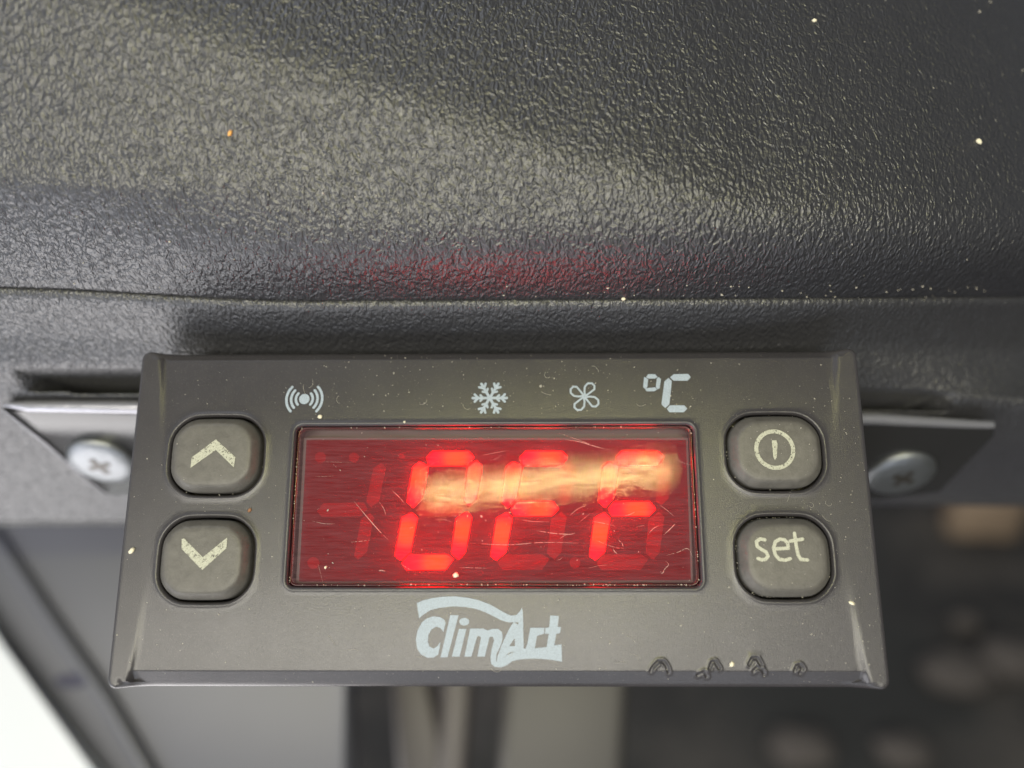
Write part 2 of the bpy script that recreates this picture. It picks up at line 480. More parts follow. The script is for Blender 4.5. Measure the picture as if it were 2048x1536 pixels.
def screw(px, py, rad, rot):
    c = onface(px, py, 3.4)
    nrm = Vector((0, -1.68, 1)).normalized(); ax = Vector((1, 0, 0)); ay = nrm.cross(ax)
    rings = [(1.0, -0.9), (1.0, -0.25), (0.975, 0.02), (0.88, 0.30), (0.68, 0.50), (0.45, 0.62), (0.2, 0.66)]
    L = [[c + (ax * math.cos(2 * math.pi * i / 40) + ay * math.sin(2 * math.pi * i / 40)) * rad * r + nrm * h for i in range(40)] for r, h in rings]
    h = loft('screw', L, M['zinc'], br, cap=True)
    h['label'] = 'zinc plated pan head cross screw'
    rv = []; rf = []
    for k in range(2):
        a0 = R(rot + 90 * k); d = ax * math.cos(a0) + ay * math.sin(a0); e = ax * -math.sin(a0) + ay * math.cos(a0)
        i0 = len(rv)
        for sx, sy, hh in ((-1, -1, 0.70), (1, -1, 0.70), (1, 1, 0.70), (-1, 1, 0.70), (-1, -1, 0.3), (1, -1, 0.3), (1, 1, 0.3), (-1, 1, 0.3)):
            rv.append(c + d * sx * rad * 0.36 + e * sy * rad * (0.09 + 0.004 * k) + nrm * (hh + 0.01 * k))
        rf += [tuple(i0 + q for q in t) for t in ((0, 1, 2, 3), (0, 4, 5, 1), (1, 5, 6, 2), (2, 6, 7, 3), (3, 7, 4, 0))]
    mesh_obj('cross_recess', rv, rf, M['recess'], h, smooth=False)
M['recess'] = simple('dark_screw_recess', (0.06, 0.055, 0.05), 0.4, 0.6)
screw(203, 925, 4.3, 20)
screw(1803, 950, 4.3, 65)

# ================================================================== temperature controller
ctl = empty('temperature_controller', (0, -17, -6))
tag(ctl, 'dark grey digital temperature controller with a red lit display and four buttons', 'temperature controller')
def zc_of(y):
    a = abs(y); z = -0.34 * (max(0, a - 5) / 10.6) ** 2
    c0 = 15.35 if y < 0 else 16.05
    if a > c0: z -= (a - c0) * (0.62 if y < 0 else 0.75)
    return z
def z_base(x, y):
    dx = 38 - abs(x); b = 3.0 - 1.25 * (abs(y) / 17) ** 2
    return zc_of(y) * sstep((dx - b) / (0.6 if x < 0 else 0.7))
HOLES = []
def hole_px(l, r, t, b, rad, bulge, off=(0, 0)):
    cy = (t + b) / 2; cx = (l + r) / 2
    x0, x1 = P(l, cy).x, P(r, cy).x; y1, y0 = P(cx, t).y, P(cx, b).y
    return dict(c=((x0 + x1) / 2, (y0 + y1) / 2), a=(x1 - x0) / 2, b=(y1 - y0) / 2, r=rad, bulge=bulge)
btn_px = [(345, 521, 838, 986), (324, 502, 1040, 1200), (1458, 1641, 833, 977), (1477, 1658, 1037, 1194)]
for q in btn_px: HOLES.append(hole_px(*q, 2.5, 0.25))
tl, tr_, bl, brr = P(593, 852), P(1386, 852), P(571, 1177), P(1403, 1173)
win = dict(c=((tl.x + brr.x) / 2, (tl.y + brr.y) / 2), a=(brr.x - tl.x) / 2, b=(tl.y - brr.y) / 2, r=0.7, bulge=0.0)
HOLES.append(win)
FR = 0.26
dents_px = [[(1303, 1343), (1308, 1334), (1318, 1324), (1328, 1324), (1334, 1332), (1339, 1346)],
            [(1421, 1338), (1425, 1326), (1432, 1324), (1440, 1338)], [(1398, 1352), (1410, 1345), (1417, 1355)],
            [(1500, 1330), (1506, 1318), (1516, 1317), (1524, 1332)], [(1509, 1344), (1517, 1336), (1527, 1340), (1531, 1348)],
            [(1592, 1343), (1596, 1333), (1603, 1331), (1608, 1338), (1603, 1347)]]
dents = [[P(a, b).xy for a, b in d] for d in dents_px]
def seg_dist(p, a, b):
    ab = b - a; t = max(0, min(1, (p - a).dot(ab) / ab.length_squared)); return (p - a - ab * t).length
def dent_z(x, y):
    if not (12 < x < 31 and y < -13.5): return 0
    p = Vector((x, y)); z = 0
    for d in dents:
        r = min(seg_dist(p, d[i], d[i + 1]) for i in range(len(d) - 1))
        if r < 0.6: z += -0.10 * math.exp(-(r / 0.12) ** 2) + 0.07 * math.exp(-((r - 0.26) / 0.10) ** 2)
    return z
def sdf_hole(x, y, h):
    qx = abs(x - h['c'][0]) - h['a'] + h['r']; qy = abs(y - h['c'][1]) - h['b'] + h['r']
    return math.hypot(max(qx, 0), max(qy, 0)) + min(max(qx, qy), 0) - h['r']
def z_front(x, y):
    z = z_base(x, y) + dent_z(x, y)
    return z
pts = []; edges = []; zextra = []
def add_loop(L, dz):
    i0 = len(pts); m = len(L)
    for p in L: pts.append(Vector(p)); zextra.append(dz)
    edges.extend((i0 + i, i0 + (i + 1) % m) for i in range(m))
fil = lambda d, r: -(r - math.sqrt(max(0, r * r - (r - d) ** 2))) if d < r else 0.0
offs = [0.0, 0.03, 0.08, 0.15, 0.24, 0.34, 0.46, 0.60]
LIP = {0.15: 0.03, 0.24: 0.07, 0.34: 0.07, 0.46: 0.03}
for h in HOLES:
    for d in offs: add_loop(rr_loop(*h['c'], h['a'] + d, h['b'] + d, h['r'] + d, h['bulge'], 8, 14), fil(d, FR) + LIP.get(d, 0))
OUT = [0.0, 0.04, 0.1, 0.2, 0.34, 0.5]
for d in OUT: add_loop(rr_loop(0, 0, 38 - d, 17 - d, 0.9 - d if d < .8 else .1, 0, 6, 60), fil(d, 0.34))
def free(x, y, gap):
    if abs(x) > 37.5 - gap or abs(y) > 16.5 - gap: return False
    return all(sdf_hole(x, y, h) > 0.60 + h['bulge'] + gap for h in HOLES)
ys = [-16.3 + 0.5 * i for i in range(66)]
ys = sorted([y for y in ys if abs(y + 15.35) > .3 and abs(y - 16.05) > .3] + [-15.27, -15.35, -15.45, 15.97, 16.05, 16.15])
gx = []
for i in range(152):
    gx.append(-37.7 + i * 0.5)
gx = sorted(gx + [s * (38 - v) for s in (-1, 1) for v in (1.85, 2.1, 2.35, 2.6, 3.1)])
for y in ys:
    for x in gx:
        if free(x, y, 0.12) and not (12.5 < x < 30.5 and y < -13.9): pts.append(Vector((x, y))); zextra.append(0)
y = -16.35
while y < -13.9:
    x = 12.5
    while x < 30.5:
        near = min(min((Vector((x, y)) - q).length for q in d) for d in dents)
        if min(abs(y + 15.27), abs(y + 15.45)) < 0.07: x += 0.09; continue
        if near < 0.9 or (round(x / .09) % 5 == 0 and round(y / .09) % 4 == 0): pts.append(Vector((x, y))); zextra.append(0)
        x += 0.09
    y += 0.09
for yr in (-15.27, -15.36, -15.45):
    for i in range(150): pts.append(Vector((12.5 + i * 0.12, yr))); zextra.append(0)
v2, e2, f2, ov, *_ = delaunay_2d_cdt(pts, edges, [], 0, 1e-5)
inner = [rr_loop(*h['c'], h['a'], h['b'], h['r'], h['bulge'], 8, 14) for h in HOLES]
V = []
for i, p in enumerate(v2):
    o = ov[i]; dz = zextra[o[0]] if o else 0
    V.append((p.x, p.y, z_front(p.x, p.y) + dz))
F = []
for t in f2:
    c = sum((v2[i] for i in t), Vector((0, 0))) / 3
    if any(sdf_hole(c.x, c.y, h) < h['bulge'] + 0.1 and inside((c.x, c.y), L) for h, L in zip(HOLES, inner)): continue
    if (v2[t[1]] - v2[t[0]]).cross(v2[t[2]] - v2[t[0]]) < 0: t = t[::-1]
    F.append(tuple(t))
# walls of the wells and of the outer rim
def wall(L, ztop, zbot, taper=0.0, c=(0, 0)):
    i0 = len(V); m = len(L)
    for x, y in L: V.append((x, y, z_front(x, y) + ztop))
    for x, y in L: V.append((x + (c[0] - x) * taper, y + (c[1] - y) * taper, zbot))
    for i in range(m):
        j = (i + 1) % m; F.append((i0 + i, i0 + m + i, i0 + m + j, i0 + j))
for h, L in zip(HOLES, inner): wall(L, -FR, -3.2)
wall(rr_loop(0, 0, 38, 17, 0.9, 0, 6, 60), -0.34, -4.6)
bz = mesh_obj('bezel', V, F, M['bezel'], ctl)
bz.data.set_sharp_from_angle(angle=R(50))
prism('housing', [(-36, -15.2), (36, -15.2), (36, 15.4), (-36, 15.4)], -30, -3.25, M['tray'], ctl)
# light guide gap around the window: thin rim gasket
Lw = [rr_loop(*win['c'], win['a'] - d, win['b'] - d, win['r'], 0, 8, 14) for d in (0.02, 0.02, 0.10, 0.22, 0.26)]
zs = (-1.2, -0.62, -0.50, -0.55, -1.2)
M['gasket'] = simple('dark_red_rim', (0.05, 0.008, 0.010), 0.15)
loft('window_rim', [[(x, y, z) for x, y in L] for L, z in zip(Lw, zs)], M['gasket'], ctl, cap=False)

# ---------------- buttons
def btn_profile():
    return [(0.22, -2.6), (0.23, 0.0), (0.34, 0.34), (0.66, 0.72), (0.80, 0.91), (0.93, 1.02), (1.12, 1.07), (1.5, 1.09), (3.2, 1.12)]
def make_button(h, label):
    L = []
    for d, z in btn_profile():
        L.append([(x, y, z) for x, y in rr_loop(*h['c'], h['a'] - d, h['b'] - d, max(0.35, h['r'] - d * 0.75), h['bulge'], 8, 14)])
    o = loft('button', L, M['button'], ctl); o['label'] = label
    return o
labs = ['upper left button marked with an up arrow', 'lower left button marked with a down arrow',
        'upper right button marked with the power symbol', 'lower right button marked set']
BT = [make_button(h, l) for h, l in zip(HOLES[:4], labs)]
zb = lambda x, y: 1.12
def pp(l, z=0.0, u0=0, v0=0, k=1.0):
    return [tuple(P(u0 + a / k, v0 + b / k, z).xy) for a, b in l]
ZB = 1.15
decal('arrow_symbol', [pp([(310, 483), (320, 402), (506, 263), (655, 400), (643, 478), (506, 345)], ZB, 300, 810, 3.84)], [], zb, M['worn_print'], BT[0], 0.02)
decal('arrow_symbol', [pp([(243, 1030), (262, 1025), (405, 1170), (592, 1018), (588, 1098), (400, 1268), (243, 1105)], ZB, 300, 810, 3.84)], [], zb, M['worn_print'], BT[1], 0.02)
c = P(1549.5, 899, ZB); rx = (P(1590, 899, ZB).x - P(1508, 899, ZB).x) / 2
decal('power_symbol', [ring_pts(c.xy, rx, 40)[:-1], pp([(398, 272), (432, 270), (440, 330), (436, 400), (418, 420), (410, 400)], ZB, 1440, 810, 3.84)],
      [], zb, M['worn_print'], BT[2], 0.02) if False else None
outer = ring_pts(c.xy, rx, 44)[:-1]; inn = ring_pts(c.xy, rx * 0.80, 44)[:-1]
def ring_decal():
    v, f = [], []
    n = len(outer)
    for p in outer + inn: v.append((p[0], p[1], ZB))
    for i in range(n): f.append((i, (i + 1) % n, n + (i + 1) % n, n + i))
    bar = pp([(398, 272), (432, 270), (442, 300), (436, 400), (422, 422), (410, 400)], ZB, 1440, 810, 3.84)
    i0 = len(v); v += [(p[0], p[1], ZB) for p in bar]; f.append(tuple(range(i0, i0 + len(bar))))
    mesh_obj('power_symbol', v, f, M['worn_print'], BT[2], smooth=False)
ring_decal()
s_ = [(345, 1035), (310, 1028), (280, 1048), (285, 1085), (320, 1110), (355, 1130), (370, 1160), (350, 1185), (320, 1190), (292, 1178)]
e_ = [(415, 1105), (525, 1100), (520, 1060), (495, 1035), (460, 1030), (425, 1050), (412, 1100), (425, 1150), (455, 1185), (500, 1192), (540, 1180)]
t_ = [(572, 985), (585, 1080), (600, 1150), (620, 1185), (672, 1190)]
t2 = [(540, 1045), (635, 1030)]
rs = 0.165
P2 = lambda l: pp(l, ZB, 1440, 810, 3.84)
decal('set_lettering', sum((stroke(P2(l), rs) for l in (s_, e_, t_, t2)), []), [], zb, M['set_print'], BT[3], 0.02)

# ---------------- printed symbols on the bezel
zf = lambda x, y: z_base(x, y)
def on(l, u0, v0, k): return pp(l, -0.1, u0, v0, k)
A = lambda l: on(l, 540, 730, 7.877)                      # alarm icon crop
arcs = [ring_pts((0, 0), 1)]
ca = P(608.6, 798, -0.1).xy
mm_px = (P(658.6, 798, -0.1).x - P(608.6, 798, -0.1).x) / 50 / 7.877
polys = [ring_pts(ca, 82 * mm_px, 28)[:-1]]
for rad, half in ((133, 42), (208, 42), (282, 44)):
    for a0 in (0, 180):
        polys += stroke(ring_pts(ca, rad * mm_px, 12, a0 - half - 0, a0 + half), 20 * mm_px)
decal('alarm_symbol', polys, [], zf, M['print'], ctl)
# snowflake
cs = P(979.5, 796, -0.1).xy; u = (P(1029.5, 796, -0.1).x - cs[0]) / 50     # mm per px
polys = []
for k in range(6):
    a = R(60 * k); dx, dy = math.cos(a), math.sin(a)
    at = lambda r, o=0: (cs[0] + (dx * r - dy * o) * u, cs[1] + (dy * r + dx * o) * u)
    polys += [capsule(at(0), at(34), 2.7 * u)]
    for r0, ln, wd in ((13, 8, 2.2), (23, 10, 2.4)):
        for sg in (-1, 1): polys.append(capsule(at(r0), at(r0 + ln * 0.72, sg * ln * 0.75), wd * u))
decal('snowflake_symbol', polys, [], zf, M['print'], ctl)
# fan: four outlined blades
cf = P(1169, 793, -0.1).xy
polys = []
for k in range(4):
    a = R(90 * k - 8)
    prof = [(3, 2), (8, 10), (9, 18), (15, 25.5), (23, 25), (27, 18), (25.5, 10), (19, 5), (11, 2.5), (4, 0)]
    prof = [(2, 1), (1.5, 10), (4, 20), (11, 26), (19, 25), (23.5, 19), (22, 12), (15, 8), (8, 4), (3, 1)]
    pr = [(cf[0] + (x * math.cos(a) + y * math.sin(a)) * u, cf[1] + (-x * math.sin(a) + y * math.cos(a)) * u) for x, y in prof]
    polys += stroke(pr, 1.9 * u)
decal('fan_symbol', polys, [], zf, M['print'], ctl)
# degree and C made of display strokes
Q = lambda l: on(l, 900, 730, 3.938)
polys = [Q([(1545, 95), (1562, 70), (1618, 70), (1637, 95), (1615, 105), (1565, 105)]),
         Q([(1530, 92), (1545, 100), (1562, 110), (1555, 172), (1540, 190), (1522, 172)]),
         Q([(1642, 92), (1663, 108), (1652, 182), (1636, 192), (1622, 172), (1630, 108)]),
         Q([(1548, 182), (1618, 175), (1632, 192), (1610, 207), (1552, 207), (1538, 195)]),
         Q([(1735, 95), (1765, 70), (1878, 68), (1898, 95), (1872, 122), (1762, 122)]),
         Q([(1690, 128), (1722, 100), (1748, 125), (1728, 310), (1695, 340), (1665, 310)]),
         Q([(1706, 345), (1732, 318), (1845, 318), (1868, 345), (1840, 373), (1728, 373)])]
decal('celsius_symbol', polys, [], zf, M['print'], ctl)
# maker's lettering below the display
G = lambda l: on(l, 760, 1160, 4.6545)
swoosh = [(345, 215), (400, 190), (480, 170), (580, 155), (700, 152), (820, 165), (920, 188), (1020, 225), (1100, 270), (1170, 310), (1220, 332), (1270, 325),
          (1300, 295), (1322, 258), (1330, 300), (1333, 400), (1245, 392), (1200, 395), (1130, 375), (1060, 340), (980, 300), (900, 270), (800, 252), (680, 245), (560, 258), (470, 280), (400, 325), (365, 357), (352, 280)]
Cc = [(612, 400), (600, 370), (560, 345), (500, 338), (440, 355), (390, 395), (350, 470), (333, 560), (345, 640), (380, 695), (440, 725), (500, 722), (540, 695), (553, 640), (562, 575),
      (535, 615), (500, 640), (460, 620), (445, 575), (450, 510), (480, 460), (520, 435), (560, 445), (578, 465), (590, 485)]
ell = [(655, 327), (732, 327), (628, 720), (562, 722)]
ii = [(735, 455), (805, 455), (740, 715), (668, 715)]
idot = [(785 + 46 * math.cos(t) , 388 + 36 * math.sin(t)) for t in [2 * math.pi * k / 20 for k in range(20)]]
m1 = [(840, 452), (925, 452), (850, 715), (785, 715)]
m2 = [(948, 500), (1022, 520), (975, 715), (905, 715)]
march = [(870, 460), (960, 450), (1000, 470), (1050, 455), (1100, 455), (1135, 485), (1142, 540), (1128, 600), (1085, 690), (1080, 760), (1035, 780), (1028, 715), (1040, 640), (1062, 560), (1050, 528), (1020, 530), (1000, 560), (950, 560), (935, 528), (910, 520), (880, 560)]
Aleft = [(1245, 390), (1205, 450), (1160, 545), (1120, 640), (1092, 720), (1085, 775), (1115, 790), (1150, 745), (1178, 695), (1215, 675), (1262, 672), (1262, 615), (1205, 618), (1240, 560), (1256, 545), (1290, 420)]
Aright = [(1290, 395), (1333, 395), (1335, 520), (1338, 645), (1262, 690), (1254, 545)]
band = [(1262, 615), (1300, 620), (1338, 640), (1362, 640), (1440, 636), (1550, 625), (1600, 612), (1690, 600), (1695, 762), (1600, 745), (1500, 735), (1400, 733), (1290, 742), (1230, 757), (1180, 795), (1130, 815), (1070, 812), (1036, 785), (1030, 740), (1110, 770), (1150, 742), (1180, 700), (1220, 682), (1262, 672)]
rr_ = [(1400, 445), (1530, 445), (1528, 500), (1462, 520), (1440, 640), (1355, 645), (1372, 590)]
tt = [(1585, 330), (1665, 335), (1655, 435), (1685, 440), (1675, 495), (1642, 500), (1622, 612), (1550, 630), (1572, 500), (1535, 500), (1540, 447), (1575, 440)]
decal('maker_lettering', [G(l) for l in (swoosh, Cc, ell, ii, idot, m1, m2, march, Aleft, Aright, band, rr_, tt)],
      [G([(1205, 612), (1250, 545), (1252, 610)])], zf, M['print'], ctl)

# ---------------- display window
ZL = -0.32
wl = lambda d: rr_loop(*win['c'], win['a'] - d, win['b'] - d, 0.6, 0, 8, 14)
lens = loft('display_lens', [[(x, y, -0.8) for x, y in wl(0.28)], [(x, y, ZL - .08) for x, y in wl(0.28)], [(x, y, ZL) for x, y in wl(0.36)]], M['lens'], ctl, angle=30)
ZM = -1.7
tray = [P(a, b, -3.05).xy for a, b in ((575, 835), (1405, 835), (1425, 1185), (548, 1185))]
ZF = -1.0
fm = [P(a, b, ZF) for a, b in ((613, 880), (1372, 880), (1382, 1160), (598, 1163))]
mesh_obj('red_film', fm, [(0, 3, 2, 1)], M['film'], ctl, smooth=False)
fm = [P(a, b, ZM).xy for a, b in ((608, 876), (1376, 876), (1386, 1165), (592, 1168))]
mod = prism('display_module', [tuple(p) for p in fm][::-1], -3.2, ZM, M['module'], ctl)
K2 = 4.0428
D1 = dict(a=[(1185, 385), (1235, 332), (1525, 335), (1568, 380), (1515, 450), (1210, 450)],
          f=[(1130, 420), (1075, 462), (1027, 740), (1075, 790), (1148, 710), (1200, 455)],
          b=[(1590, 412), (1632, 455), (1590, 720), (1530, 772), (1488, 738), (1522, 455)],
          g=[(1105, 800), (1150, 742), (1440, 742), (1486, 798), (1430, 857), (1125, 857)],
          e=[(1065, 830), (1112, 872), (1055, 1150), (975, 1218), (928, 1180), (985, 872)],
          c=[(1510, 822), (1552, 866), (1500, 1150), (1445, 1212), (1385, 1160), (1425, 880)],
          d=[(1040, 1168), (1350, 1168), (1405, 1205), (1340, 1292), (1020, 1295), (985, 1240)])
def seg(poly_px, lit, die=None):
    Z = ZM + (0.025 if lit else 0.03)
    poly = [tuple(P(a, b, Z).xy) for a, b in poly_px]
    if not lit:
        o = prism('digit_segment', poly, ZM - 0.02, Z, M['seg_off'], mod); return
    # finely divided face so the light chip's falloff reads
    v, f = union_mesh([poly], [], 0.12)
    vs = [(p.x, p.y, Z) for p in v]
    f = [t if (v[t[1]] - v[t[0]]).cross(v[t[2]] - v[t[0]]) > 0 else t[::-1] for t in f]
    m = len(poly); i0 = len(vs)
    for x, y in poly: vs.append((x, y, Z))
    for x, y in poly: vs.append((x, y, ZM - 0.02))
    for i in range(m): f.append((i0 + i, i0 + (i + 1) % m, i0 + m + (i + 1) % m, i0 + m + i))
    o = mesh_obj('digit_segment', vs, f, M['seg_on'], mod, smooth=False); o['label'] = 'lit red segment'
    rim = []
    for i in range(m): rim += [capsule(poly[i], poly[(i + 1) % m], 0.028, 3)]
    rv, rf = union_mesh(rim)
    r_ = mesh_obj('segment_rim', [(p.x, p.y, Z + 0.015) for p in rv], rf, M['seg_rim'], mod, smooth=False)
    d = P(*die, Z).xy
    long = max((Vector(a) - Vector(b)).length for a in poly for b in poly)
    at = o.data.attributes.new('die_distance', 'FLOAT', 'POINT')
    at.data.foreach_set('value', [min(1.0, (Vector(q[:2]) - d).length / (long * 0.55)) for q in vs])
def shift(p, k):
    x, y = 560 + p[0] / K2, 820 + p[1] / K2
    t = (y - 915) / 195
    return (x + (0, lerp(187, 191.5, t), lerp(379, 388.8, t))[k], y)
LIT = ('abcdef', 'afge', 'afge')
DIE = dict(a=(0.62, 0.5), g=(0.6, 0.5), d=(0.66, 0.5), f=(0.5, 0.36), b=(0.5, 0.36), e=(0.5, 0.42), c=(0.5, 0.38))
for k in range(3):
    for s, pl_ in D1.items():
        pp_ = [shift(p, k) for p in pl_]
        x0 = min(p[0] for p in pp_); x1 = max(p[0] for p in pp_); y0 = min(p[1] for p in pp_); y1 = max(p[1] for p in pp_)
        fx, fy = DIE[s]
        sl = 0 if s in 'agd' else (x1 - x0) * 0.25 * (0.5 - fy) * 2
        seg(pp_, s in LIT[k], (x0 + (x1 - x0) * fx + sl, y0 + (y1 - y0) * fy))
for l in ([(300, 820), (350, 752), (680, 747), (708, 800), (650, 860), (340, 865)], [(755, 470), (820, 425), (856, 470), (800, 740), (735, 785), (697, 745)],
          [(730, 830), (760, 872), (700, 1150), (630, 1212), (598, 1180), (655, 880)]):
    seg([(560 + a / K2, 820 + b / K2) for a, b in l], False)
M['seg_dot'] = M['seg_off']
for cx, cy, r_ in ((641, 915, 11), (708, 915, 10), (627, 1126, 12), (803, 912, 6), (1150, 1125, 11)):
    o = prism('indicator_dot', [tuple(P(cx + r_ * math.cos(R(a)), cy + r_ * math.sin(R(a)), ZM).xy) for a in range(0, 360, 24)], ZM - 0.02, ZM + 0.03, M['seg_off'], mod)
# scratches and hairs on the lens
def lens_line(l, r): return [tuple(P(a, b, ZL).xy) for a, b in l], r
scr = []
K3 = 4.042
C3 = lambda l: [(940 + a / K3, 820 + b / K3) for a, b in l]
C2 = lambda l: [(560 + a / K2, 820 + b / K2) for a, b in l]
def arc_poly(l, m=5):
    out = []
    for i in range(len(l) - 1):
        for k in range(m):
            t = k / m; p0 = l[max(i - 1, 0)]; p1 = l[i]; p2 = l[i + 1]; p3 = l[min(i + 2, len(l) - 1)]
            out.append(tuple(0.5 * ((2 * p1[j]) + (-p0[j] + p2[j]) * t + (2 * p0[j] - 5 * p1[j] + 4 * p2[j] - p3[j]) * t * t + (-p0[j] + 3 * p1[j] - 3 * p2[j] + p3[j]) * t ** 3) for j in (0, 1)))
    return out + [l[-1]]
lines = [(C2([(600, 740), (700, 860), (800, 975), (875, 1050)]), 0.035), (C2([(780, 1305), (820, 1297), (852, 1305)]), 0.05),
         (C2([(905, 650), (960, 700), (1010, 760)]), 0.02), (C2([(800, 740), (840, 800), (855, 850)]), 0.02),
         (C3([(770, 240), (880, 255), (980, 285), (1090, 315)]), 0.03), (C3([(700, 180), (900, 250), (1030, 300), (1150, 325)]), 0.02),
         (C3([(540, 975), (660, 995), (800, 1005), (850, 995)]), 0.035), (C3([(0, 1075), (300, 1090), (600, 1070), (960, 1080)]), 0.022),
         (C3([(1565, 1010), (1620, 960), (1670, 908)]), 0.035), (C3([(1440, 1010), (1480, 960), (1530, 935)]), 0.02),
         (C3([(1200, 1050), (1230, 1080), (1238, 1105)]), 0.035), (C3([(1155, 1120), (1170, 1145), (1190, 1162)]), 0.035),
         (C3([(1580, 1220), (1605, 1250), (1575, 1285), (1560, 1315), (1545, 1320), (1543, 1300)]), 0.035),
         (C3([(1590, 1175), (1680, 1150), (1760, 1120), (1800, 1190)]), 0.03), (C3([(1160, 430), (1300, 500), (1430, 580)]), 0.02),
         (C3([(800, 860), (870, 800), (950, 765)]), 0.018), (C3([(380, 880), (500, 900), (640, 905)]), 0.016)]
for i in range(26):
    x = random.uniform(620, 1360); y = random.uniform(900, 1150); L_ = random.uniform(10, 60); a_ = random.gauss(0, 0.5)
    lines.append(([(x, y), (x + L_ * .5 * math.cos(a_), y + L_ * .5 * math.sin(a_) + random.gauss(0, 1.5)), (x + L_ * math.cos(a_), y + L_ * math.sin(a_))], random.choice((0.01, 0.014, 0.018))))
SV, SF = [], []
for l, r in lines:
    q = [P(a, b, ZL + 0.012) for a, b in arc_poly(l)]
    v, f = tube(q, [r * max(0.15, math.sin(math.pi * i / (len(q) - 1))) for i in range(len(q))], 4)
    i0 = len(SV); SV += v; SF += [tuple(i0 + k for k in t) for t in f]
tag(mesh_obj('scratches', SV, SF, M['lens_dirt'], lens), kind='stuff')

# ================================================================== sand grains and dust
def blob(c, r, flat=0.45, jit=0.3, ang=None, el=1.0, seg=None):
    ang = random.uniform(0, 6.28) if ang is None else ang
    v = []; rings = [(-0.6, 0.6), (0.0, 1.0), (0.6, 0.62)]
    n = 7
    for h, k in rings:
        for i in range(n):
            t = 2 * math.pi * i / n; rr = r * k * random.uniform(1 - jit, 1 + jit * .5)
            x, y = rr * math.cos(t) * el, rr * math.sin(t)
            v.append((c[0] + x * math.cos(ang) - y * math.sin(ang), c[1] + x * math.sin(ang) + y * math.cos(ang), c[2] + h * r * flat * 1.4))
    v.append((c[0], c[1], c[2] + r * flat)); f = []
    for k in range(2):
        for i in range(n): f.append((k * n + i, k * n + (i + 1) % n, (k + 1) * n + (i + 1) % n, (k + 1) * n + i))
    for i in range(n): f.append((2 * n + i, 2 * n + (i + 1) % n, 3 * n))
    return v, f
from mathutils.bvhtree import BVHTree
cov_bvh = BVHTree.FromPolygons([Vector(v) for c_ in cols for v in c_], [(i * len(cols[0]) + k, (i + 1) * len(cols[0]) + k, (i + 1) * len(cols[0]) + k + 1, i * len(cols[0]) + k + 1) for i in range(len(xs) - 1) for k in range(len(cols[0]) - 1)])
def on_cover(px, py):
    h = cov_bvh.ray_cast(CAM, ray(px, py).normalized()); return h[0], h[1]
grains = [((912, 1150), ZL, 0.33, 1.0, 'pale sand grain lying on the red display below the zero'),
          ((651, 1135), ZL, 0.16, 1.2, 'tiny pale grain in the lower left corner of the red display'),
          ((641, 834), None, 0.28, 1.1, 'tan sand grain between the alarm symbol and the display'),
          ((809, 844), None, 0.15, 1.0, 'small pale grain on the top edge of the display window'),
          ((264, 1102), None, 0.30, 1.4, 'cream flake beside the down arrow button at the left rim'),
          ((1463, 1328), None, 0.27, 1.1, 'yellowish sand grain among the dents on the lower rim'),
          ((1703, 1206), None, 0.22, 1.7, 'elongated yellow flake on the groove near the right rim'),
          ((500, 1020), None, 0.22, 1.4, 'brown crumb between the two arrow buttons and the display'),
          ((1957, 282), 'c', 0.34, 1.4, 'white sand grain on the cover at the upper right'),
          ((1247, 597), 'c', 0.26, 1.2, 'pale grain lying in the crease of the cover above the display'),
          ((1628, 41), 'c', 0.28, 1.2, 'pale tan grain on the cover near the top of the picture'),
          ((461, 266), 'c', 0.28, 1.3, 'orange crumb on the greenish lit part of the cover'),
          ((938, 1011), ZL, 0.24, 1.1, 'reddish droplet on the display at the waist of the zero')]
M['orange'] = simple('orange_crumb', (0.75, 0.38, 0.10), 0.6)
M['brown'] = simple('brown_crumb', (0.25, 0.12, 0.06), 0.7)
M['drop'] = simple('red_speck', (0.30, 0.02, 0.02), 0.15)
for (a, b), zk, r_, el, lab in grains:
    if zk == 'c':
        c, _ = on_cover(a, b)
        if c is None: continue
        c = c + Vector((0, -0.05, 0.08))
    else:
        z = zk if zk is not None else None
        if z is None: p = P(a, b, 0); z = z_base(p.x, p.y)
        c = P(a, b, z); c.z += r_ * 0.25
    v, f = blob(c, r_, 0.5, 0.3, None, el)
    m = M['orange'] if 'orange' in lab else M['brown'] if 'brown' in lab else M['drop'] if 'reddish' in lab else M['sand']
    tag(mesh_obj('sand_grain', v, f, m, base=c), lab, 'sand grain', 'loose grains on the controller and cover')
DV, DF = [], []
def speck(c, r):
    v, f = blob(c, r, 0.4, 0.35, None, random.uniform(1, 1.8))
    i0 = len(DV); DV.extend(v); DF.extend(tuple(i0 + k for k in t) for t in f)
for i in range(900):
    dense = random.random()
    if dense < 0.55: x, y = random.uniform(-37.5, 37.5), random.uniform(-16.5, 16.5)
    elif dense < 0.8: x, y = random.uniform(24, 37.5), random.uniform(-16.5, 12)
    else: x, y = random.uniform(-20, 22), random.uniform(10, 16.6)
    z = z_base(x, y)
    hit = [h for h in HOLES if sdf_hole(x, y, h) < 0.3]
    r_ = min(0.13, random.lognormvariate(-3.6, 0.5))
    if hit:
        h = hit[0]
        if h is win:
            if sdf_hole(x, y, h) > -0.5: continue
            z = ZL; r_ *= 0.8
        else:
            if sdf_hole(x, y, h) > -0.9: continue
            z = 1.12
    speck((x, y, z + r_ * 0.2), r_)
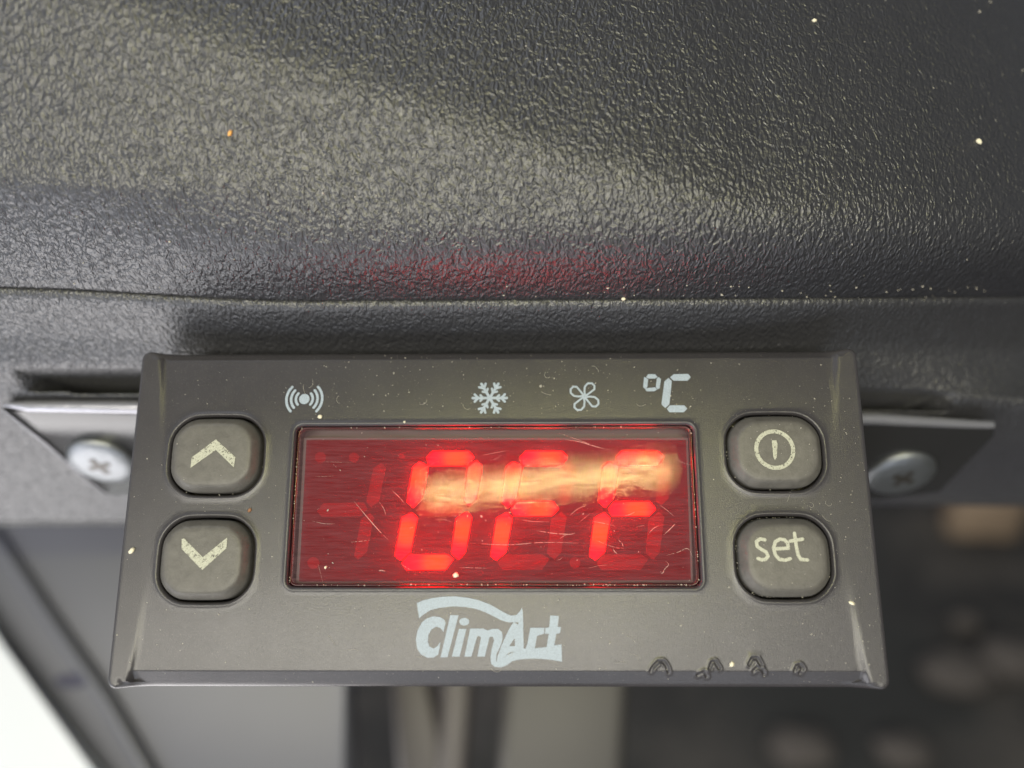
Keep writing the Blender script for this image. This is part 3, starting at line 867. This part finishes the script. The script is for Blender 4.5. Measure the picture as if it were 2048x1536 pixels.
for i in range(22):                                  # lint fibres
    x, y = random.choice(((random.uniform(-36, 36), random.uniform(-16, -10)), (random.uniform(24, 36), random.uniform(-15, 12)), (random.uniform(-22, 22), random.uniform(10.5, 15.5))))
    if any(sdf_hole(x, y, h) < 1.0 for h in HOLES): continue
    a_ = random.uniform(0, 6.28); q = [(x, y)]; k_ = random.gauss(0, 0.5)
    for j in range(7):
        q.append((q[-1][0] + 0.16 * math.cos(a_), q[-1][1] + 0.16 * math.sin(a_))); a_ += k_ + random.gauss(0, .15)
    if any(abs(p[1]) > 16.3 for p in q): continue
    v, f = tube([(p[0], p[1], z_base(*p) + 0.03) for p in q], 0.014, 4)
    i0 = len(DV); DV.extend(v); DF.extend(tuple(i0 + k for k in t) for t in f)
for k, m_ in ((3, 60), (2, 16), (0, 8)):          # grime caught in the gaps of the buttons
    h = HOLES[k]
    L = rr_loop(*h['c'], h['a'] - 0.14, h['b'] - 0.14, h['r'], h['bulge'], 8, 14)
    for i in range(m_):
        j = random.randrange(len(L)); p, q_ = L[j], L[(j + 1) % len(L)]; t = random.random()
        speck((lerp(p[0], q_[0], t) + random.gauss(0, .05), lerp(p[1], q_[1], t) + random.gauss(0, .05), random.uniform(-0.9, -0.1)), random.uniform(0.02, 0.07))
for side in range(4):                                # along the window's edge
    for i in range(60 if side == 0 else 14):
        t = random.random()
        x = win['c'][0] + (2 * t - 1) * win['a'] if side < 2 else win['c'][0] + (win['a'] - .12) * (1 if side == 2 else -1)
        y = win['c'][1] - win['b'] + .14 if side == 0 else win['c'][1] + win['b'] - .14 if side == 1 else win['c'][1] + (2 * t - 1) * win['b']
        speck((x, y + random.gauss(0, 0.04), -0.45), random.uniform(0.03, 0.075))
tag(mesh_obj('dust_specks', DV, DF, M['dust'], base=(0, 0, 0)), 'fine pale dust specks on the controller front', 'dust', kind='stuff')
DV, DF = [], []
for i in range(90):
    a, b = random.uniform(0, 2048), random.uniform(0, 600)
    c, _ = on_cover(a, b)
    if c is not None: speck(c + Vector((0, -0.02, 0.03)), min(0.18, random.lognormvariate(-2.9, 0.4)))
for i in range(40):
    c, _ = on_cover(random.uniform(1000, 2000), random.uniform(570, 596))
    if c is not None: speck(c + Vector((0, -0.02, 0.03)), random.uniform(0.04, 0.12))
tag(mesh_obj('dust_specks', DV, DF, M['dust'], base=(0, 0, 0)), 'pale dust specks scattered over the black cover', 'dust', kind='stuff')

# ================================================================== blurred things behind
def slab(name, pxs, z, thick, mat, bev, label, cat, group=None, parent=None):
    poly = [tuple(P(a, b, z).xy) for a, b in pxs][::-1]
    c = sum((Vector(p) for p in poly), Vector((0, 0))) / len(poly)
    o = prism(name, poly, z - thick, z, mat, parent, base=None if parent else (c.x, min(p[1] for p in poly), z), bev=bev)
    if label: tag(o, label, cat, group)
    return o
gp = empty('grey_side_panel', tuple(P(300, 1560, -75)))
tag(gp, 'smooth blue grey moulded panel out of focus below the controller at the left', 'panel')
slab('panel', [(-500, 985), (150, 985), (640, 985), (690, 1300), (715, 1800), (-500, 1800)], -80, 8, M['greypanel'], 3, None, None, parent=gp)
rv, rf = tube([P(a, b, -79) for a, b in ((-60, 1010), (0, 1085), (110, 1250), (215, 1400), (330, 1600))], 1.3, 12)
mesh_obj('rib', rv, rf, M['greypanel'], gp)
hp = [tuple(P(143 + 34 * math.cos(R(t)), 1362 + 15 * math.sin(R(t)), -79.8).xy) for t in range(0, 360, 20)]
M['hole'] = simple('dark_hole', (0.03, 0.03, 0.06), 0.6)
prism('drain_hole', hp[::-1], -81, -79.7, M['hole'], gp)
slab('white_beam', [(-300, 850), (-60, 1190), (-5, 1300), (205, 1570), (420, 1800), (-300, 1800)], -76, 3, M['white'], 1.2, 'bright white painted beam running diagonally out of focus at the lower left', 'beam')
M['beige'] = simple('beige_plastic', (0.054, 0.050, 0.046), 0.5, var=0.02)
M['pink'] = simple('dull_pinkish_plastic', (0.08, 0.07, 0.068), 0.5, var=0.02)
slab('beige_case', [(1010, 1300), (1262, 1300), (1245, 1640), (985, 1640)], -110, 25, M['beige'], 3, 'beige case with soft edges standing below the middle of the controller', 'case')
slab('slanted_strut', [(780, 1330), (850, 1330), (920, 1640), (800, 1640)], -120, 8, M['pink'], 2, 'dull brownish strut leaning left of the beige case', 'strut')
slab('upright_strut', [(885, 1330), (945, 1330), (925, 1640), (870, 1640)], -112, 8, M['pink'], 2, 'dull pinkish strut between the leaning strut and the beige case', 'strut')
# stones on the ground
def gpt(px, py, zg=-0.46):
    d = TILT @ ray(px, py); o = (TILT @ CAM) * MM; t = (zg - o.z) / d.z
    return o + d * t
def stone(px, py, wpx, hpx, mat, label, name='ground_stone', group=None, cat='stone', boxy=2.2):
    c = gpt(px, py + hpx / 2); dist = (c - (TILT @ CAM) * MM).length
    a = wpx / FPX * dist / 2; h = hpx / FPX * dist
    bm = bmesh.new(); bmesh.ops.create_icosphere(bm, subdivisions=3, radius=1)
    for v in bm.verts:
        p = v.co; m = (abs(p.x) ** boxy + abs(p.y) ** boxy + abs(p.z) ** boxy) ** (1 / boxy)
        nz = 1 + 0.10 * math.sin(p.x * 5 + px) * math.cos(p.y * 4 + py) + 0.05 * math.sin(p.z * 9)
        v.co = Vector((p.x / m * a * nz, p.y / m * a * 0.7 * nz, p.z / m * h * 0.42 * nz + h * 0.36))
    me = bpy.data.meshes.new(name); bm.to_mesh(me); bm.free(); me.materials.append(mat)
    me.polygons.foreach_set('use_smooth', [True] * len(me.polygons))
    o = bpy.data.objects.new(name, me); COL.objects.link(o); o.location = c; tag(o, label, cat, group)
M['tan'] = simple('tan_stone', (0.34, 0.25, 0.17), 0.7, var=0.04)
M['brownst'] = simple('brown_stone', (0.10, 0.087, 0.078), 0.8, var=0.04)
stone(1950, 985, 118, 140, M['tan'], 'squarish tan stone on the dark ground, the brightest one at the right', boxy=4)
stone(1925, 1238, 50, 45, M['brownst'], 'small brown stone on the dark ground below the tan stone')
for (a, b, ww, hh), lab in (((1905, 1330, 120, 60), 'brown stone low on the ground, left one of the pair under the small stone'),
                            ((2015, 1305, 110, 70), 'brown stone cut by the right edge of the picture'),
                            ((1600, 1480, 110, 60), 'dull brown stone under the lower right corner of the controller'),
                            ((1800, 1490, 90, 50), 'dull brown stone at the bottom, right of the controller corner')):
    stone(a, b, ww, hh, M['brownst'], lab)
